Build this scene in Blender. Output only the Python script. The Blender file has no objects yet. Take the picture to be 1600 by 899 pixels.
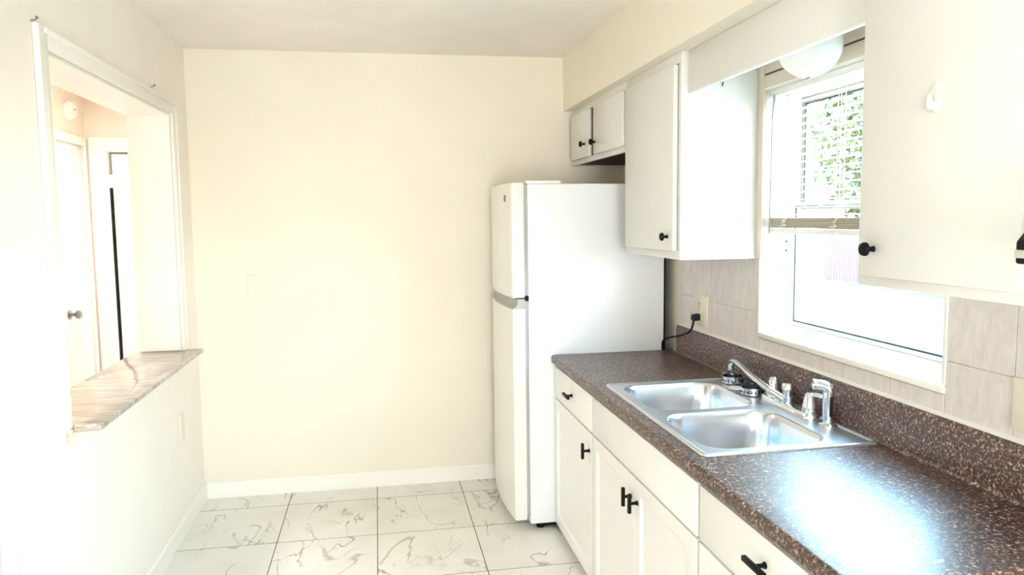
import bpy, bmesh, math, random
from mathutils import Vector, Matrix
random.seed(7)
S = bpy.context.scene
C = S.collection
PI = math.pi

# ------------------------------------------------------------------ measures
XL, YB, H = -1.024, 4.547, 2.56          # left wall, back wall, ceiling
XR, XT = 1.513, 1.505                    # right wall, face of its tiles
ZS = 2.243                               # underside of the soffit
XC = 1.179                               # face of the wall cabinets
ZC = 1.432                               # underside of the wall cabinets
XF = 0.868                               # face of the base cabinet doors
ZT = 0.914                               # worktop
YF = 3.715                               # near side of the fridge

# ------------------------------------------------------------------ materials
def newmat(name):
    m = bpy.data.materials.new(name); m.use_nodes = True
    nt = m.node_tree; b = nt.nodes['Principled BSDF']
    return m, nt, b
def setc(b, col, rough=.5, metal=0., spec=.5, coat=0.):
    b.inputs['Base Color'].default_value = (*col, 1); b.inputs['Roughness'].default_value = rough
    b.inputs['Metallic'].default_value = metal; b.inputs['Specular IOR Level'].default_value = spec
    b.inputs['Coat Weight'].default_value = coat
def N(nt, t, **kw):
    n = nt.nodes.new(t)
    for k, v in kw.items():
        if k in n.inputs.keys(): n.inputs[k].default_value = v
        else: setattr(n, k, v)
    return n
def L(nt, a, b): nt.links.new(a, b)
def ramp(nt, fac, stops, interp='LINEAR'):
    r = nt.nodes.new('ShaderNodeValToRGB'); r.color_ramp.interpolation = interp
    e = r.color_ramp.elements
    while len(e) < len(stops): e.new(.5)
    for x, (p, c) in zip(e, stops):
        x.position = p; x.color = (*c, 1) if len(c) == 3 else c
    L(nt, fac, r.inputs[0]); return r
def paint(name, col, rough=.5, bump=.0, scale=60., var=.0, spec=.4, vscale=2.):
    m, nt, b = newmat(name); setc(b, col, rough, 0, spec)
    tc = N(nt, 'ShaderNodeTexCoord')
    if var:
        n = N(nt, 'ShaderNodeTexNoise', Scale=vscale, Detail=4.); L(nt, tc.outputs['Object'], n.inputs['Vector'])
        lo = tuple(c*(1-var) for c in col); hi = tuple(min(1, c*(1+var*.5)) for c in col)
        r = ramp(nt, n.outputs['Fac'], [(.3, lo), (.7, hi)]); L(nt, r.outputs[0], b.inputs['Base Color'])
    if bump:
        n = N(nt, 'ShaderNodeTexNoise', Scale=scale, Detail=3.); L(nt, tc.outputs['Object'], n.inputs['Vector'])
        bp = N(nt, 'ShaderNodeBump', Strength=bump, Distance=.004); L(nt, n.outputs['Fac'], bp.inputs['Height']); L(nt, bp.outputs[0], b.inputs['Normal'])
    return m
def plain(name, col, rough=.5, metal=0., spec=.5, coat=0.):
    m, nt, b = newmat(name); setc(b, col, rough, metal, spec, coat); return m

M = {}
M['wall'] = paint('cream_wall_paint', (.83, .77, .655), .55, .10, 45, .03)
M['wallleft'] = paint('cream_wall_paint_lit', (.91, .845, .77), .5, .10, 45, .03)  # cream paint lightened to carry the brighter light on the left wall
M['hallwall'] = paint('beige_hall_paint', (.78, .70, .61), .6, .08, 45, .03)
M['ceiling'] = paint('ceiling_paint', (.86, .81, .75), .6, .15, 9, .05, vscale=3)
M['trim'] = paint('white_trim_paint', (.88, .85, .80), .32, .05, 30, .0)
M['trimcool'] = paint('cool_white_trim_paint', (.80, .79, .84), .4, .05, 30)
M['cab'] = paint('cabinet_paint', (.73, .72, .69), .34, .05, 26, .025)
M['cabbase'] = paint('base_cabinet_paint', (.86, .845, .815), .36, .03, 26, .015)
M['cabshade'] = plain('dark_cabinet_shade', (.012, .008, .006), .8)  # near-black colour stands in for shade inside and under the wall cabinets
M['peach'] = paint('tan_painted_board', (.70, .58, .47), .5, .05, 20, .05)
M['white'] = plain('white_enamel', (.85, .86, .865), .22, 0, .5)
M['fridgewhite'] = paint('fridge_enamel', (.83, .845, .86), .26, .12, 150, 0)
M['fridgedoor'] = plain('fridge_door_enamel', (.80, .80, .77), .25)
M['grip'] = plain('grey_grip', (.42, .43, .41), .5)
M['gasket'] = plain('grey_gasket', (.42, .42, .42), .7)
M['black'] = plain('black_metal', (.003, .003, .004), .5, 0, .18)
M['blackmat'] = plain('black_plastic', (.004, .004, .005), .6, 0, .2)
M['rubber'] = plain('dark_rubber', (.010, .012, .020), .5, 0, .25)
M['chrome'] = plain('chrome', (.70, .72, .75), .08, 1.)
M['knobmetal'] = plain('dull_nickel', (.30, .29, .27), .28, 1.)
M['plate'] = plain('ivory_plate', (.80, .75, .62), .38)
M['platewall'] = plain('painted_plate', (.81, .75, .63), .45)
M['whiteplastic'] = plain('white_plastic', (.84, .83, .80), .35)
M['beigeplastic'] = plain('beige_plastic', (.70, .61, .50), .5)
M['wand'] = plain('grey_beige_wand', (.34, .30, .25), .5)
M['caulk'] = plain('yellowed_sealant', (.76, .66, .46), .6)
M['alu'] = plain('white_window_frame', (.80, .80, .80), .4)
M['aludark'] = plain('grey_window_seal', (.06, .065, .075), .6, 0, .2)
M['alutan'] = plain('tan_window_sash', (.36, .28, .21), .5, 0, .3)
M['crack'] = plain('dark_gap', (.03, .018, .01), .9)
M['badge'] = plain('bronze_badge', (.10, .10, .06), .35, .6)

# brushed stainless steel
m, nt, b = newmat('brushed_stainless_steel'); setc(b, (.66, .69, .74), .27, 1.)
tc = N(nt, 'ShaderNodeTexCoord'); mp = N(nt, 'ShaderNodeMapping'); mp.inputs['Scale'].default_value = (6, 160, 60)
L(nt, tc.outputs['Object'], mp.inputs['Vector'])
n = N(nt, 'ShaderNodeTexNoise', Scale=3., Detail=3.); L(nt, mp.outputs[0], n.inputs['Vector'])
r = N(nt, 'ShaderNodeMapRange'); r.inputs['To Min'].default_value = .20; r.inputs['To Max'].default_value = .24
L(nt, n.outputs['Fac'], r.inputs['Value']); L(nt, r.outputs[0], b.inputs['Roughness'])
M['steel'] = m
M['deck'] = plain('satin_stainless_steel', (.68, .71, .75), .36, 1.)

# brown speckled laminate
m, nt, b = newmat('brown_granite_laminate'); setc(b, (.2, .1, .07), .3, 0, .8)
tc = N(nt, 'ShaderNodeTexCoord')
n1 = N(nt, 'ShaderNodeTexNoise', Scale=120., Detail=5., Roughness=.7, Distortion=.6); L(nt, tc.outputs['Object'], n1.inputs['Vector'])
v = N(nt, 'ShaderNodeTexVoronoi', Scale=210.); L(nt, tc.outputs['Object'], v.inputs['Vector'])
n2 = N(nt, 'ShaderNodeTexNoise', Scale=22., Detail=2.); L(nt, tc.outputs['Object'], n2.inputs['Vector'])
r1 = ramp(nt, n1.outputs['Fac'], [(.39, (.004, .002, .003)), (.48, (.036, .015, .011)), (.55, (.16, .078, .058)), (.63, (.72, .52, .46))])
r2 = ramp(nt, v.outputs['Color'], [(.0, (.25, .22, .22)), (.5, (.8, .75, .72)), (1., (1.3, 1.15, 1.05))])
mx = N(nt, 'ShaderNodeMix', data_type='RGBA', blend_type='MULTIPLY'); mx.inputs[0].default_value = .75
L(nt, r1.outputs[0], mx.inputs[6]); L(nt, r2.outputs[0], mx.inputs[7]); L(nt, mx.outputs[2], b.inputs['Base Color'])
rr = N(nt, 'ShaderNodeMapRange'); rr.inputs['To Min'].default_value = .28; rr.inputs['To Max'].default_value = .46
L(nt, n1.outputs['Fac'], rr.inputs['Value']); L(nt, rr.outputs[0], b.inputs['Roughness'])
nb = N(nt, 'ShaderNodeTexNoise', Scale=40., Detail=3.); L(nt, tc.outputs['Object'], nb.inputs['Vector'])
bp = N(nt, 'ShaderNodeBump', Strength=.18, Distance=.003); L(nt, nb.outputs['Fac'], bp.inputs['Height']); L(nt, bp.outputs[0], b.inputs['Normal'])
M['laminate'] = m

# marble-look floor tiles with grey veins
GX, SX, GY, SY = -.535, .4963, 4.3364, .5123
m, nt, b = newmat('marble_look_floor_tile'); setc(b, (.8, .78, .74), .16, 0, .5)
tc = N(nt, 'ShaderNodeTexCoord'); sp = N(nt, 'ShaderNodeSeparateXYZ'); L(nt, tc.outputs['Object'], sp.inputs[0])
def math_(op, a, bb=None, cl=False):
    q = N(nt, 'ShaderNodeMath', operation=op); q.use_clamp = cl
    for i, t in enumerate((a, bb)):
        if t is None: continue
        if isinstance(t, (int, float)): q.inputs[i].default_value = t
        else: L(nt, t, q.inputs[i])
    return q.outputs[0]
ux = math_('DIVIDE', math_('SUBTRACT', sp.outputs[0], GX), SX); uy = math_('DIVIDE', math_('SUBTRACT', sp.outputs[1], GY), SY)
fx, fy = math_('FRACT', ux), math_('FRACT', uy); ix, iy = math_('FLOOR', ux), math_('FLOOR', uy)
ex = math_('MULTIPLY', math_('MINIMUM', fx, math_('SUBTRACT', 1., fx)), SX); ey = math_('MULTIPLY', math_('MINIMUM', fy, math_('SUBTRACT', 1., fy)), SY)
grout = math_('LESS_THAN', math_('MINIMUM', ex, ey), .0021)
cb = N(nt, 'ShaderNodeCombineXYZ'); L(nt, math_('ADD', fx, math_('MULTIPLY', ix, 7.31)), cb.inputs[0]); L(nt, math_('ADD', fy, math_('MULTIPLY', iy, 3.77)), cb.inputs[1])
def vein(scale, width, seed, lo, hi, maskscale):
    mp = N(nt, 'ShaderNodeMapping'); mp.inputs['Location'].default_value = (seed, seed*1.7, seed*.3); mp.inputs['Rotation'].default_value = (0, 0, .7)
    mp.inputs['Scale'].default_value = (1., .45, 1.); L(nt, cb.outputs[0], mp.inputs[0])
    n = N(nt, 'ShaderNodeTexNoise', Scale=scale, Detail=4., Roughness=.55, Distortion=.9); L(nt, mp.outputs[0], n.inputs['Vector'])
    d = math_('ABSOLUTE', math_('SUBTRACT', n.outputs['Fac'], .5))
    mk = N(nt, 'ShaderNodeTexNoise', Scale=maskscale, Detail=2.); L(nt, mp.outputs[0], mk.inputs['Vector'])
    w = N(nt, 'ShaderNodeMapRange'); w.inputs['From Min'].default_value = lo; w.inputs['From Max'].default_value = hi
    L(nt, mk.outputs['Fac'], w.inputs['Value'])
    line = N(nt, 'ShaderNodeMapRange'); line.inputs['From Min'].default_value = 0; line.inputs['To Min'].default_value = 1; line.inputs['To Max'].default_value = 0
    L(nt, d, line.inputs['Value']); line.inputs['From Max'].default_value = width
    return math_('MULTIPLY', line.outputs[0], w.outputs[0], True)
v1 = vein(1.15, .009, 3.1, .47, .56, 2.2); v2 = vein(1.9, .005, 11.4, .52, .60, 2.6); v3 = vein(.9, .011, 21.7, .50, .60, 2.6)
vv = math_('MAXIMUM', math_('MAXIMUM', v1, math_('MULTIPLY', v2, .7)), math_('MULTIPLY', v3, .8))
cl = N(nt, 'ShaderNodeTexNoise', Scale=2.5, Detail=3.); L(nt, cb.outputs[0], cl.inputs['Vector'])
base = ramp(nt, cl.outputs['Fac'], [(.3, (.76, .735, .69)), (.7, (.82, .80, .76))])
mx1 = N(nt, 'ShaderNodeMix', data_type='RGBA'); L(nt, math_('MULTIPLY', vv, .8), mx1.inputs[0]); L(nt, base.outputs[0], mx1.inputs[6]); mx1.inputs[7].default_value = (.27, .255, .235, 1)
mx2 = N(nt, 'ShaderNodeMix', data_type='RGBA'); L(nt, grout, mx2.inputs[0]); L(nt, mx1.outputs[2], mx2.inputs[6]); mx2.inputs[7].default_value = (.06, .06, .06, 1)
L(nt, mx2.outputs[2], b.inputs['Base Color'])
rg = N(nt, 'ShaderNodeMapRange'); L(nt, grout, rg.inputs['Value']); rg.inputs['To Min'].default_value = .2; rg.inputs['To Max'].default_value = .9; L(nt, rg.outputs[0], b.inputs['Roughness'])
M['floor'] = m

# streaked marble of the pass-through counter
m, nt, b = newmat('streaked_grey_beige_marble'); setc(b, (.5, .45, .4), .13, 0, .5)
tc = N(nt, 'ShaderNodeTexCoord'); mp = N(nt, 'ShaderNodeMapping'); mp.inputs['Scale'].default_value = (2.2, 26., 8.); mp.inputs['Rotation'].default_value = (0, 0, -.28)
L(nt, tc.outputs['Object'], mp.inputs[0])
n1 = N(nt, 'ShaderNodeTexNoise', Scale=2.2, Detail=8., Roughness=.68, Distortion=.7); L(nt, mp.outputs[0], n1.inputs['Vector'])
r1 = ramp(nt, n1.outputs['Fac'], [(.30, (.14, .115, .095)), (.43, (.29, .25, .21)), (.54, (.42, .375, .32)), (.64, (.58, .54, .475)), (.8, (.33, .285, .24))])
L(nt, r1.outputs[0], b.inputs['Base Color']); M['marble'] = m

# wall tile
m, nt, b = newmat('pinkish_grey_wall_tile'); setc(b, (.7, .64, .6), .28, 0, .5)
tc = N(nt, 'ShaderNodeTexCoord'); mp = N(nt, 'ShaderNodeMapping'); mp.inputs['Scale'].default_value = (1, 3.2, 1.); mp.inputs['Rotation'].default_value = (.25, 0, 0); L(nt, tc.outputs['Object'], mp.inputs[0])
n1 = N(nt, 'ShaderNodeTexNoise', Scale=12., Detail=6., Roughness=.65, Distortion=.5); L(nt, mp.outputs[0], n1.inputs['Vector'])
r1 = ramp(nt, n1.outputs['Fac'], [(.3, (.63, .57, .545)), (.5, (.71, .65, .625)), (.7, (.78, .73, .705))]); L(nt, r1.outputs[0], b.inputs['Base Color'])
M['tile'] = m
M['grout'] = plain('tile_grout', (.62, .57, .52), .8)

# frosted globe, blind slats, window glass
m, nt, b = newmat('opal_glass'); setc(b, (.88, .84, .80), .22); b.inputs['Subsurface Weight'].default_value = 0.0
M['opal'] = m
m, nt, b = newmat('white_blind_slat'); setc(b, (.86, .83, .76), .4)
tr = N(nt, 'ShaderNodeBsdfTranslucent', Color=(.86, .82, .74, 1)); ms = N(nt, 'ShaderNodeMixShader', Fac=.2)
L(nt, b.outputs[0], ms.inputs[1]); L(nt, tr.outputs[0], ms.inputs[2]); L(nt, ms.outputs[0], nt.nodes['Material Output'].inputs[0]); M['slat'] = m
m, nt, b = newmat('window_glass'); nt.nodes.remove(b)
tp = N(nt, 'ShaderNodeBsdfTransparent', Color=(.97, .985, .98, 1)); gl = N(nt, 'ShaderNodeBsdfGlossy', Roughness=.02); fr = N(nt, 'ShaderNodeFresnel', IOR=1.25)
ge = N(nt, 'ShaderNodeNewGeometry'); iv = N(nt, 'ShaderNodeMath', operation='SUBTRACT'); iv.inputs[0].default_value = 1.; L(nt, ge.outputs['Backfacing'], iv.inputs[1])
fm = N(nt, 'ShaderNodeMath', operation='MULTIPLY'); L(nt, fr.outputs[0], fm.inputs[0]); L(nt, iv.outputs[0], fm.inputs[1])
ms = N(nt, 'ShaderNodeMixShader'); L(nt, fm.outputs[0], ms.inputs[0]); L(nt, tp.outputs[0], ms.inputs[1]); L(nt, gl.outputs[0], ms.inputs[2]); L(nt, ms.outputs[0], nt.nodes['Material Output'].inputs[0]); M['glass'] = m
# outdoors
M['lawn'] = paint('lawn', (.085, .060, .022), .9, .3, 3, .45, vscale=1.2)
M['concrete'] = paint('pale_bounce_concrete', (.72, .70, .66), .9, .1, 12, .08)
M['fence'] = paint('pinkish_fence_boards', (.082, .046, .052), .8, .1, 8, .08)
M['leaf'] = paint('tree_leaves', (.12, .135, .055), .5, 0, 1, .75, vscale=1.6)
M['bark'] = paint('tree_bark', (.10, .07, .05), .9, .3, 12, .3)

# ------------------------------------------------------------------ mesh helpers
class MB:
    def __init__(s): s.bm = bmesh.new()
    def _merge(s, bm2):
        me = bpy.data.meshes.new('t'); bm2.to_mesh(me); bm2.free(); s.bm.from_mesh(me); bpy.data.meshes.remove(me); return s
    def box(s, x0, x1, y0, y1, z0, z1, bev=0., seg=2, mat=None):
        b = bmesh.new(); bmesh.ops.create_cube(b, size=1)
        for v in b.verts: v.co = Vector((x0+(v.co.x+.5)*(x1-x0), y0+(v.co.y+.5)*(y1-y0), z0+(v.co.z+.5)*(z1-z0)))
        if bev: bmesh.ops.bevel(b, geom=list(b.edges), offset=bev, segments=seg, affect='EDGES', profile=.5)
        if mat: bmesh.ops.transform(b, matrix=mat, verts=b.verts)
        bmesh.ops.recalc_face_normals(b, faces=b.faces); return s._merge(b)
    def prism(s, pts, axis, a0, a1, bev=0., bevall=False, seg=2):
        """outline pts in the two other axes (x,y,z order), swept along axis"""
        b = bmesh.new()
        def P(p, t):
            q = list(p); q.insert('xyz'.index(axis), t); return Vector(q)
        A = [b.verts.new(P(p, a0)) for p in pts]; B = [b.verts.new(P(p, a1)) for p in pts]
        b.faces.new(A); b.faces.new(B[::-1]); n = len(pts)
        for i in range(n): b.faces.new((A[i], B[i], B[(i+1) % n], A[(i+1) % n]))
        bmesh.ops.recalc_face_normals(b, faces=b.faces)
        if bev: bmesh.ops.bevel(b, geom=list(b.edges), offset=bev, segments=seg, affect='EDGES', profile=.5)
        return s._merge(b)
    def lathe(s, prof, org, axis=(0, 0, 1), n=32, closed=True):
        """prof: (radius, height) along axis from org"""
        b = bmesh.new(); q = Vector((0, 0, 1)).rotation_difference(Vector(axis).normalized()); o = Vector(org); rings = []
        for r, h in prof:
            if r < 1e-6: rings.append([b.verts.new(o+q @ Vector((0, 0, h)))])
            else: rings.append([b.verts.new(o+q @ Vector((r*math.cos(2*PI*i/n), r*math.sin(2*PI*i/n), h))) for i in range(n)])
        for A, B in zip(rings, rings[1:]):
            if len(A) == 1 and len(B) == 1: continue
            for i in range(n):
                j = (i+1) % n
                if len(A) == 1: b.faces.new((A[0], B[i], B[j]))
                elif len(B) == 1: b.faces.new((A[i], A[j], B[0]))
                else: b.faces.new((A[i], A[j], B[j], B[i]))
        if closed:
            for R_, in ((rings[0],), (rings[-1],)):
                if len(R_) > 2: b.faces.new(R_)
        bmesh.ops.recalc_face_normals(b, faces=b.faces); return s._merge(b)
    def tube(s, pts, rad, n=12, caps=True, smooth=0):
        pts = [Vector(p) for p in pts]; rad = [rad]*len(pts) if isinstance(rad, (int, float)) else list(rad)
        for _ in range(smooth):
            np_, nr = [pts[0]], [rad[0]]
            for i in range(len(pts)-1):
                np_ += [pts[i].lerp(pts[i+1], .25), pts[i].lerp(pts[i+1], .75)]; nr += [rad[i]*.75+rad[i+1]*.25, rad[i]*.25+rad[i+1]*.75]
            pts, rad = np_+[pts[-1]], nr+[rad[-1]]
        b = bmesh.new(); rings = []; t0 = (pts[1]-pts[0]).normalized(); up = Vector((0, 0, 1)) if abs(t0.z) < .9 else Vector((1, 0, 0))
        u = t0.cross(up).normalized()
        for i, p in enumerate(pts):
            t = (pts[min(i+1, len(pts)-1)]-pts[max(i-1, 0)]).normalized(); u = (u-t*u.dot(t)).normalized(); w = t.cross(u)
            rings.append([b.verts.new(p+rad[i]*(math.cos(2*PI*k/n)*u+math.sin(2*PI*k/n)*w)) for k in range(n)])
        for A, B in zip(rings, rings[1:]):
            for i in range(n): b.faces.new((A[i], A[(i+1) % n], B[(i+1) % n], B[i]))
        if caps: b.faces.new(rings[0][::-1]); b.faces.new(rings[-1])
        bmesh.ops.recalc_face_normals(b, faces=b.faces); return s._merge(b)
    def loops(s, loops, cap_last=True, cap_first=False):
        b = bmesh.new(); R_ = [[b.verts.new(Vector(p)) for p in l] for l in loops]; n = len(R_[0])
        for A, B in zip(R_, R_[1:]):
            for i in range(n): b.faces.new((A[i], A[(i+1) % n], B[(i+1) % n], B[i]))
        if cap_last: b.faces.new(R_[-1])
        if cap_first: b.faces.new(R_[0][::-1])
        bmesh.ops.recalc_face_normals(b, faces=b.faces); return s._merge(b)
    def build(s, name, mat, parent=None, smooth=35, kind=None, label=None, cat=None, group=None):
        me = bpy.data.meshes.new(name); s.bm.to_mesh(me); s.bm.free()
        me.materials.append(M[mat] if isinstance(mat, str) else mat)
        if smooth:
            me.shade_smooth(); me.set_sharp_from_angle(angle=math.radians(smooth))
        o = bpy.data.objects.new(name, me); C.objects.link(o)
        if parent:
            o.parent = parent; o.matrix_parent_inverse = parent_world(parent).inverted()
        tag(o, label, cat, group, kind); return o
def parent_world(p):
    m = p.matrix_basis.copy()
    while p.parent:
        m = p.parent.matrix_basis @ p.matrix_parent_inverse @ m if False else parent_world(p.parent) @ p.matrix_parent_inverse @ p.matrix_basis
        break
    return m
def tag(o, label=None, cat=None, group=None, kind=None):
    for k, v in (('label', label), ('category', cat), ('group', group), ('kind', kind)):
        if v: o[k] = v
    return o
def empty(name, loc, label, cat, group=None, kind=None):
    o = bpy.data.objects.new(name, None); C.objects.link(o); o.location = loc; o.empty_display_size = .1
    return tag(o, label, cat, group, kind)
def rrect(x0, x1, y0, y1, r, z, n=8):
    out = []
    for cx, cy, a in ((x1-r, y1-r, 0), (x0+r, y1-r, PI/2), (x0+r, y0+r, PI), (x1-r, y0+r, 1.5*PI)):
        for i in range(n+1):
            t = a+i*PI/2/n; out.append((cx+r*math.cos(t), cy+r*math.sin(t), z))
    return out
ST = 'structure'

# ------------------------------------------------------------------ the room shell
MB().box(-3.2, 1.75, -4.2, 7.2, -.12, 0).build('floor', 'floor', smooth=0, kind=ST, label='white marble-look tiled kitchen floor with grey veins', cat='floor')
MB().box(-1.22, 1.75, -4.2, YB+.1, H, H+.15).build('ceiling', 'ceiling', smooth=0, kind=ST, label='off-white plastered kitchen ceiling', cat='ceiling')
W0 = XL-.2                                # back face of the left wall
OY0, OY1, OZ0, OZ1 = 2.685, 4.18, .917, 2.157   # the pass-through
b = MB()
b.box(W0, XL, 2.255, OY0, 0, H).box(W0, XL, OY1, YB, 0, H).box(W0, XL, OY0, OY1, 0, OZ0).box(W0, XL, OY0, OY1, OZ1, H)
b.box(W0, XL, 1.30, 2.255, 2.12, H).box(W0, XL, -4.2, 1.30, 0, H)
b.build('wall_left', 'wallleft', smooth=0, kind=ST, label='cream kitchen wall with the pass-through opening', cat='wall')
MB().box(W0, XR+.2, YB, YB+.12, 0, H).build('wall_back', 'wall', smooth=0, kind=ST, label='plain cream end wall beside the fridge', cat='wall')
WY0, WY1, WZ0, WZ1 = 1.789, 2.816, 1.115, 2.10  # kitchen window opening
b = MB()
b.box(XR, XR+.19, -4.2, -1.65, 0, H).box(XR, XR+.19, -.75, WY0, 0, H).box(XR, XR+.19, -1.65, -.75, 0, .95).box(XR, XR+.19, -1.65, -.75, 2.0, H).box(XR, XR+.19, WY1, YB, 0, H).box(XR, XR+.19, WY0, WY1, 0, WZ0).box(XR, XR+.19, WY0, WY1, WZ1, H)  # includes an unseen opening behind the camera, added to light the left wall
b.build('wall_right', 'wall', smooth=0, kind=ST, label='kitchen wall with the window over the sink', cat='wall')
b = MB()   # rear wall behind the camera, its unseen opening added to let daylight in
b.box(W0, -.55, -4.2, -4.05, 0, H).box(.45, XR+.19, -4.2, -4.05, 0, H).box(-.55, .45, -4.2, -4.05, 2.15, H)
b.build('wall_rear', 'wall', smooth=0, kind=ST, label='wall behind the viewer with an unseen opening added for daylight', cat='wall')
MB().box(1.131, XR, -4.05, YB, ZS, H).build('trim_1', 'wall', smooth=0, kind=ST, label='cream soffit boxed in above the wall cabinets', cat='soffit')

# baseboards
def bbprof(t=.014, h=.094): return [(0, 0), (t, 0), (t, h-.012), (t*.5, h), (0, h)]
b = MB(); b.prism([(XL+.0005+p[0], p[1]) for p in bbprof()], 'y', 2.256, YB-.0005)
b.build('baseboard_left', 'trim', smooth=0, kind=ST, label='white baseboard below the pass-through', cat='baseboard')
b = MB(); b.prism([(YB-.0005-p[0], p[1]) for p in bbprof()], 'x', XL+.0145, .72)
b.build('baseboard_back', 'trim', smooth=0, kind=ST, label='white baseboard along the end wall', cat='baseboard')

# casing round the pass-through (mitred boards with a raised outer bead)
cx0, cx1 = XL+.0005, XL+.016
b = MB()
b.box(cx0, cx1, OY0-.075, OY0, .93, OZ1+.066, .003).box(cx0, cx1, OY1, OY1+.078, .9385, OZ1+.066, .003).box(cx0, cx1, OY0, OY1, OZ1, OZ1+.066, .003)
b.box(cx1-.002, cx1+.006, OY0-.02, OY1+.06, OZ1+.046, OZ1+.064, .002).box(cx1-.002, cx1+.006, OY1+.058, OY1+.076, .9385, OZ1+.064, .002)
b.box(cx1-.002, cx1+.004, OY0-.073, OY0-.055, .93, OZ1+.064, .002)
b.build('trim_2', 'trim', kind=ST, label='white casing round the pass-through', cat='casing')
b = MB()   # lining boards of the opening
b.box(W0-.004, cx0, OY1-.012, OY1-.0005, .9385, OZ1).box(W0-.004, cx0, OY0+.0005, OY0+.012, .9385, OZ1).box(W0-.004, cx0, OY0+.012, OY1-.012, OZ1-.012, OZ1-.0005)
b.build('trim_3', 'trim', smooth=0, kind=ST, label='white lining boards of the pass-through', cat='lining')
# doorway casing at the near end of the left wall
b = MB(); b.box(XL+.0005, XL+.016, 2.19, 2.268, 0, 2.20, .003).box(W0+.001, XL+.0005, 2.235, 2.2545, 0, 2.12)
b.box(XL+.0005, XL+.016, 1.22, 1.30, 0, 2.20, .003).box(XL+.0005, XL+.016, 1.30, 2.19, 2.12, 2.20, .003)
b.build('trim_4', 'trimcool', kind=ST, label='white doorway casing at the near end of the cream wall', cat='casing')

# ------------------------------------------------------------------ the hall seen through the pass-through
HX, HY, HH = -2.0, 5.85, 2.49
b = MB(); b.box(HX-.12, HX, -2.5, 5.305, 0, HH).box(HX-.12, HX, 5.305, 5.80, 2.14, HH).box(HX-.12, HX, 5.80, HY+.1, 0, HH)
b.build('wall_hall_side', 'hallwall', smooth=0, kind=ST, label='beige hall wall with a narrow closet door', cat='wall')
b = MB(); b.box(HX, -1.868, HY, HY+.1, 0, HH).box(-1.868, -1.1, HY, HY+.1, 2.105, HH)
b.build('wall_hall_end', 'hallwall', smooth=0, kind=ST, label='beige hall end wall above a second door', cat='wall')
b = MB(); b.box(W0-.0, W0+.12, YB+.12, HY, 0, HH); b.build('wall_hall_near', 'hallwall', smooth=0, kind=ST, label='hall wall running on past the kitchen', cat='wall')
MB().box(HX-.12, W0-.0005, -2.5, YB+.12, HH, HH+.1).box(HX-.12, -.9, YB+.1205, 7.2, HH, HH+.1).build('ceiling_hall', 'ceiling', smooth=0, kind=ST, label='ceiling of the hall', cat='ceiling')
MB().box(HX, W0, -2.6, -2.5, 0, HH).build('wall_hall_rear', 'hallwall', smooth=0, kind=ST, label='far rear wall of the hall', cat='wall')
b = MB(); b.box(HX-.12, -.9, 7.1, 7.2, 0, HH).box(HX-.12, HX, HY+.1, 7.1, 0, HH).box(-1.0, -.9, HY+.1, 7.1, 0, HH)
b.build('wall_room_beyond', 'hallwall', smooth=0, kind=ST, label='walls of the dark room beyond the hall', cat='wall')
# closet door (door_1) in the side wall
d1 = MB().box(HX-.045, HX-.008, 5.308, 5.797, .01, 2.137, .002).build('door_1', 'white', kind=ST, label='narrow white closet door with a round metal knob', cat='door')
MB().lathe([(.030, 0), (.032, .004), (.026, .010), (.012, .014), (.011, .034), (.022, .040), (.029, .052), (.028, .066), (.018, .074), (0, .076)], (HX-.008, 5.405, 1.005), (1, 0, 0), 24).build('door_knob', 'knobmetal', d1, label='dull nickel round door knob')
for z in (1.98, 1.90):
    MB().lathe([(.006, -.03), (.006, .03)], (HX-.002, 5.792, z), (0, 0, 1), 10).build('hinge', 'trim', d1)
b = MB(); b.box(HX+.0005, HX+.018, 5.24, 5.305, 0, 2.20, .003).box(HX+.0005, HX+.018, 5.80, HY-.034, 0, 2.20, .003).box(HX+.0005, HX+.018, 5.305, 5.80, 2.14, 2.20, .003)
b.build('trim_5', 'trim', kind=ST, label='white casing round the closet door', cat='casing')
# second door ajar (door_2) in the end wall
piv = Matrix.Translation((-1.842, HY+.028, 0)) @ Matrix.Rotation(math.radians(6), 4, 'Z') @ Matrix.Translation((1.842, -HY-.028, 0))
d2 = MB().box(-1.842, -1.12, HY+.030, HY+.066, .01, 2.092, .002, mat=piv).build('door_2', 'white', kind=ST, label='white hall door standing slightly ajar', cat='door')
for z in (1.90, .35):
    b = MB(); b.box(-1.875, -1.815, HY+.012, HY+.0165, z-.045, z+.045, .001); b.lathe([(.007, -.045), (.007, .045)], (-1.847, HY+.010, z), (0, 0, 1), 10)
    b.build('hinge', 'trim', d2, label='painted butt hinge')
b = MB(); b.box(HX+.026, -1.868, HY-.020, HY-.0005, 0, 2.205, .003).box(-1.868, -1.1, HY-.020, HY-.0005, 2.105, 2.205, .003).box(-1.868, -1.862, HY, HY+.1, 0, 2.105)
b.build('trim_6', 'trim', kind=ST, label='white casing round the hall door that stands ajar', cat='casing')

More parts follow.
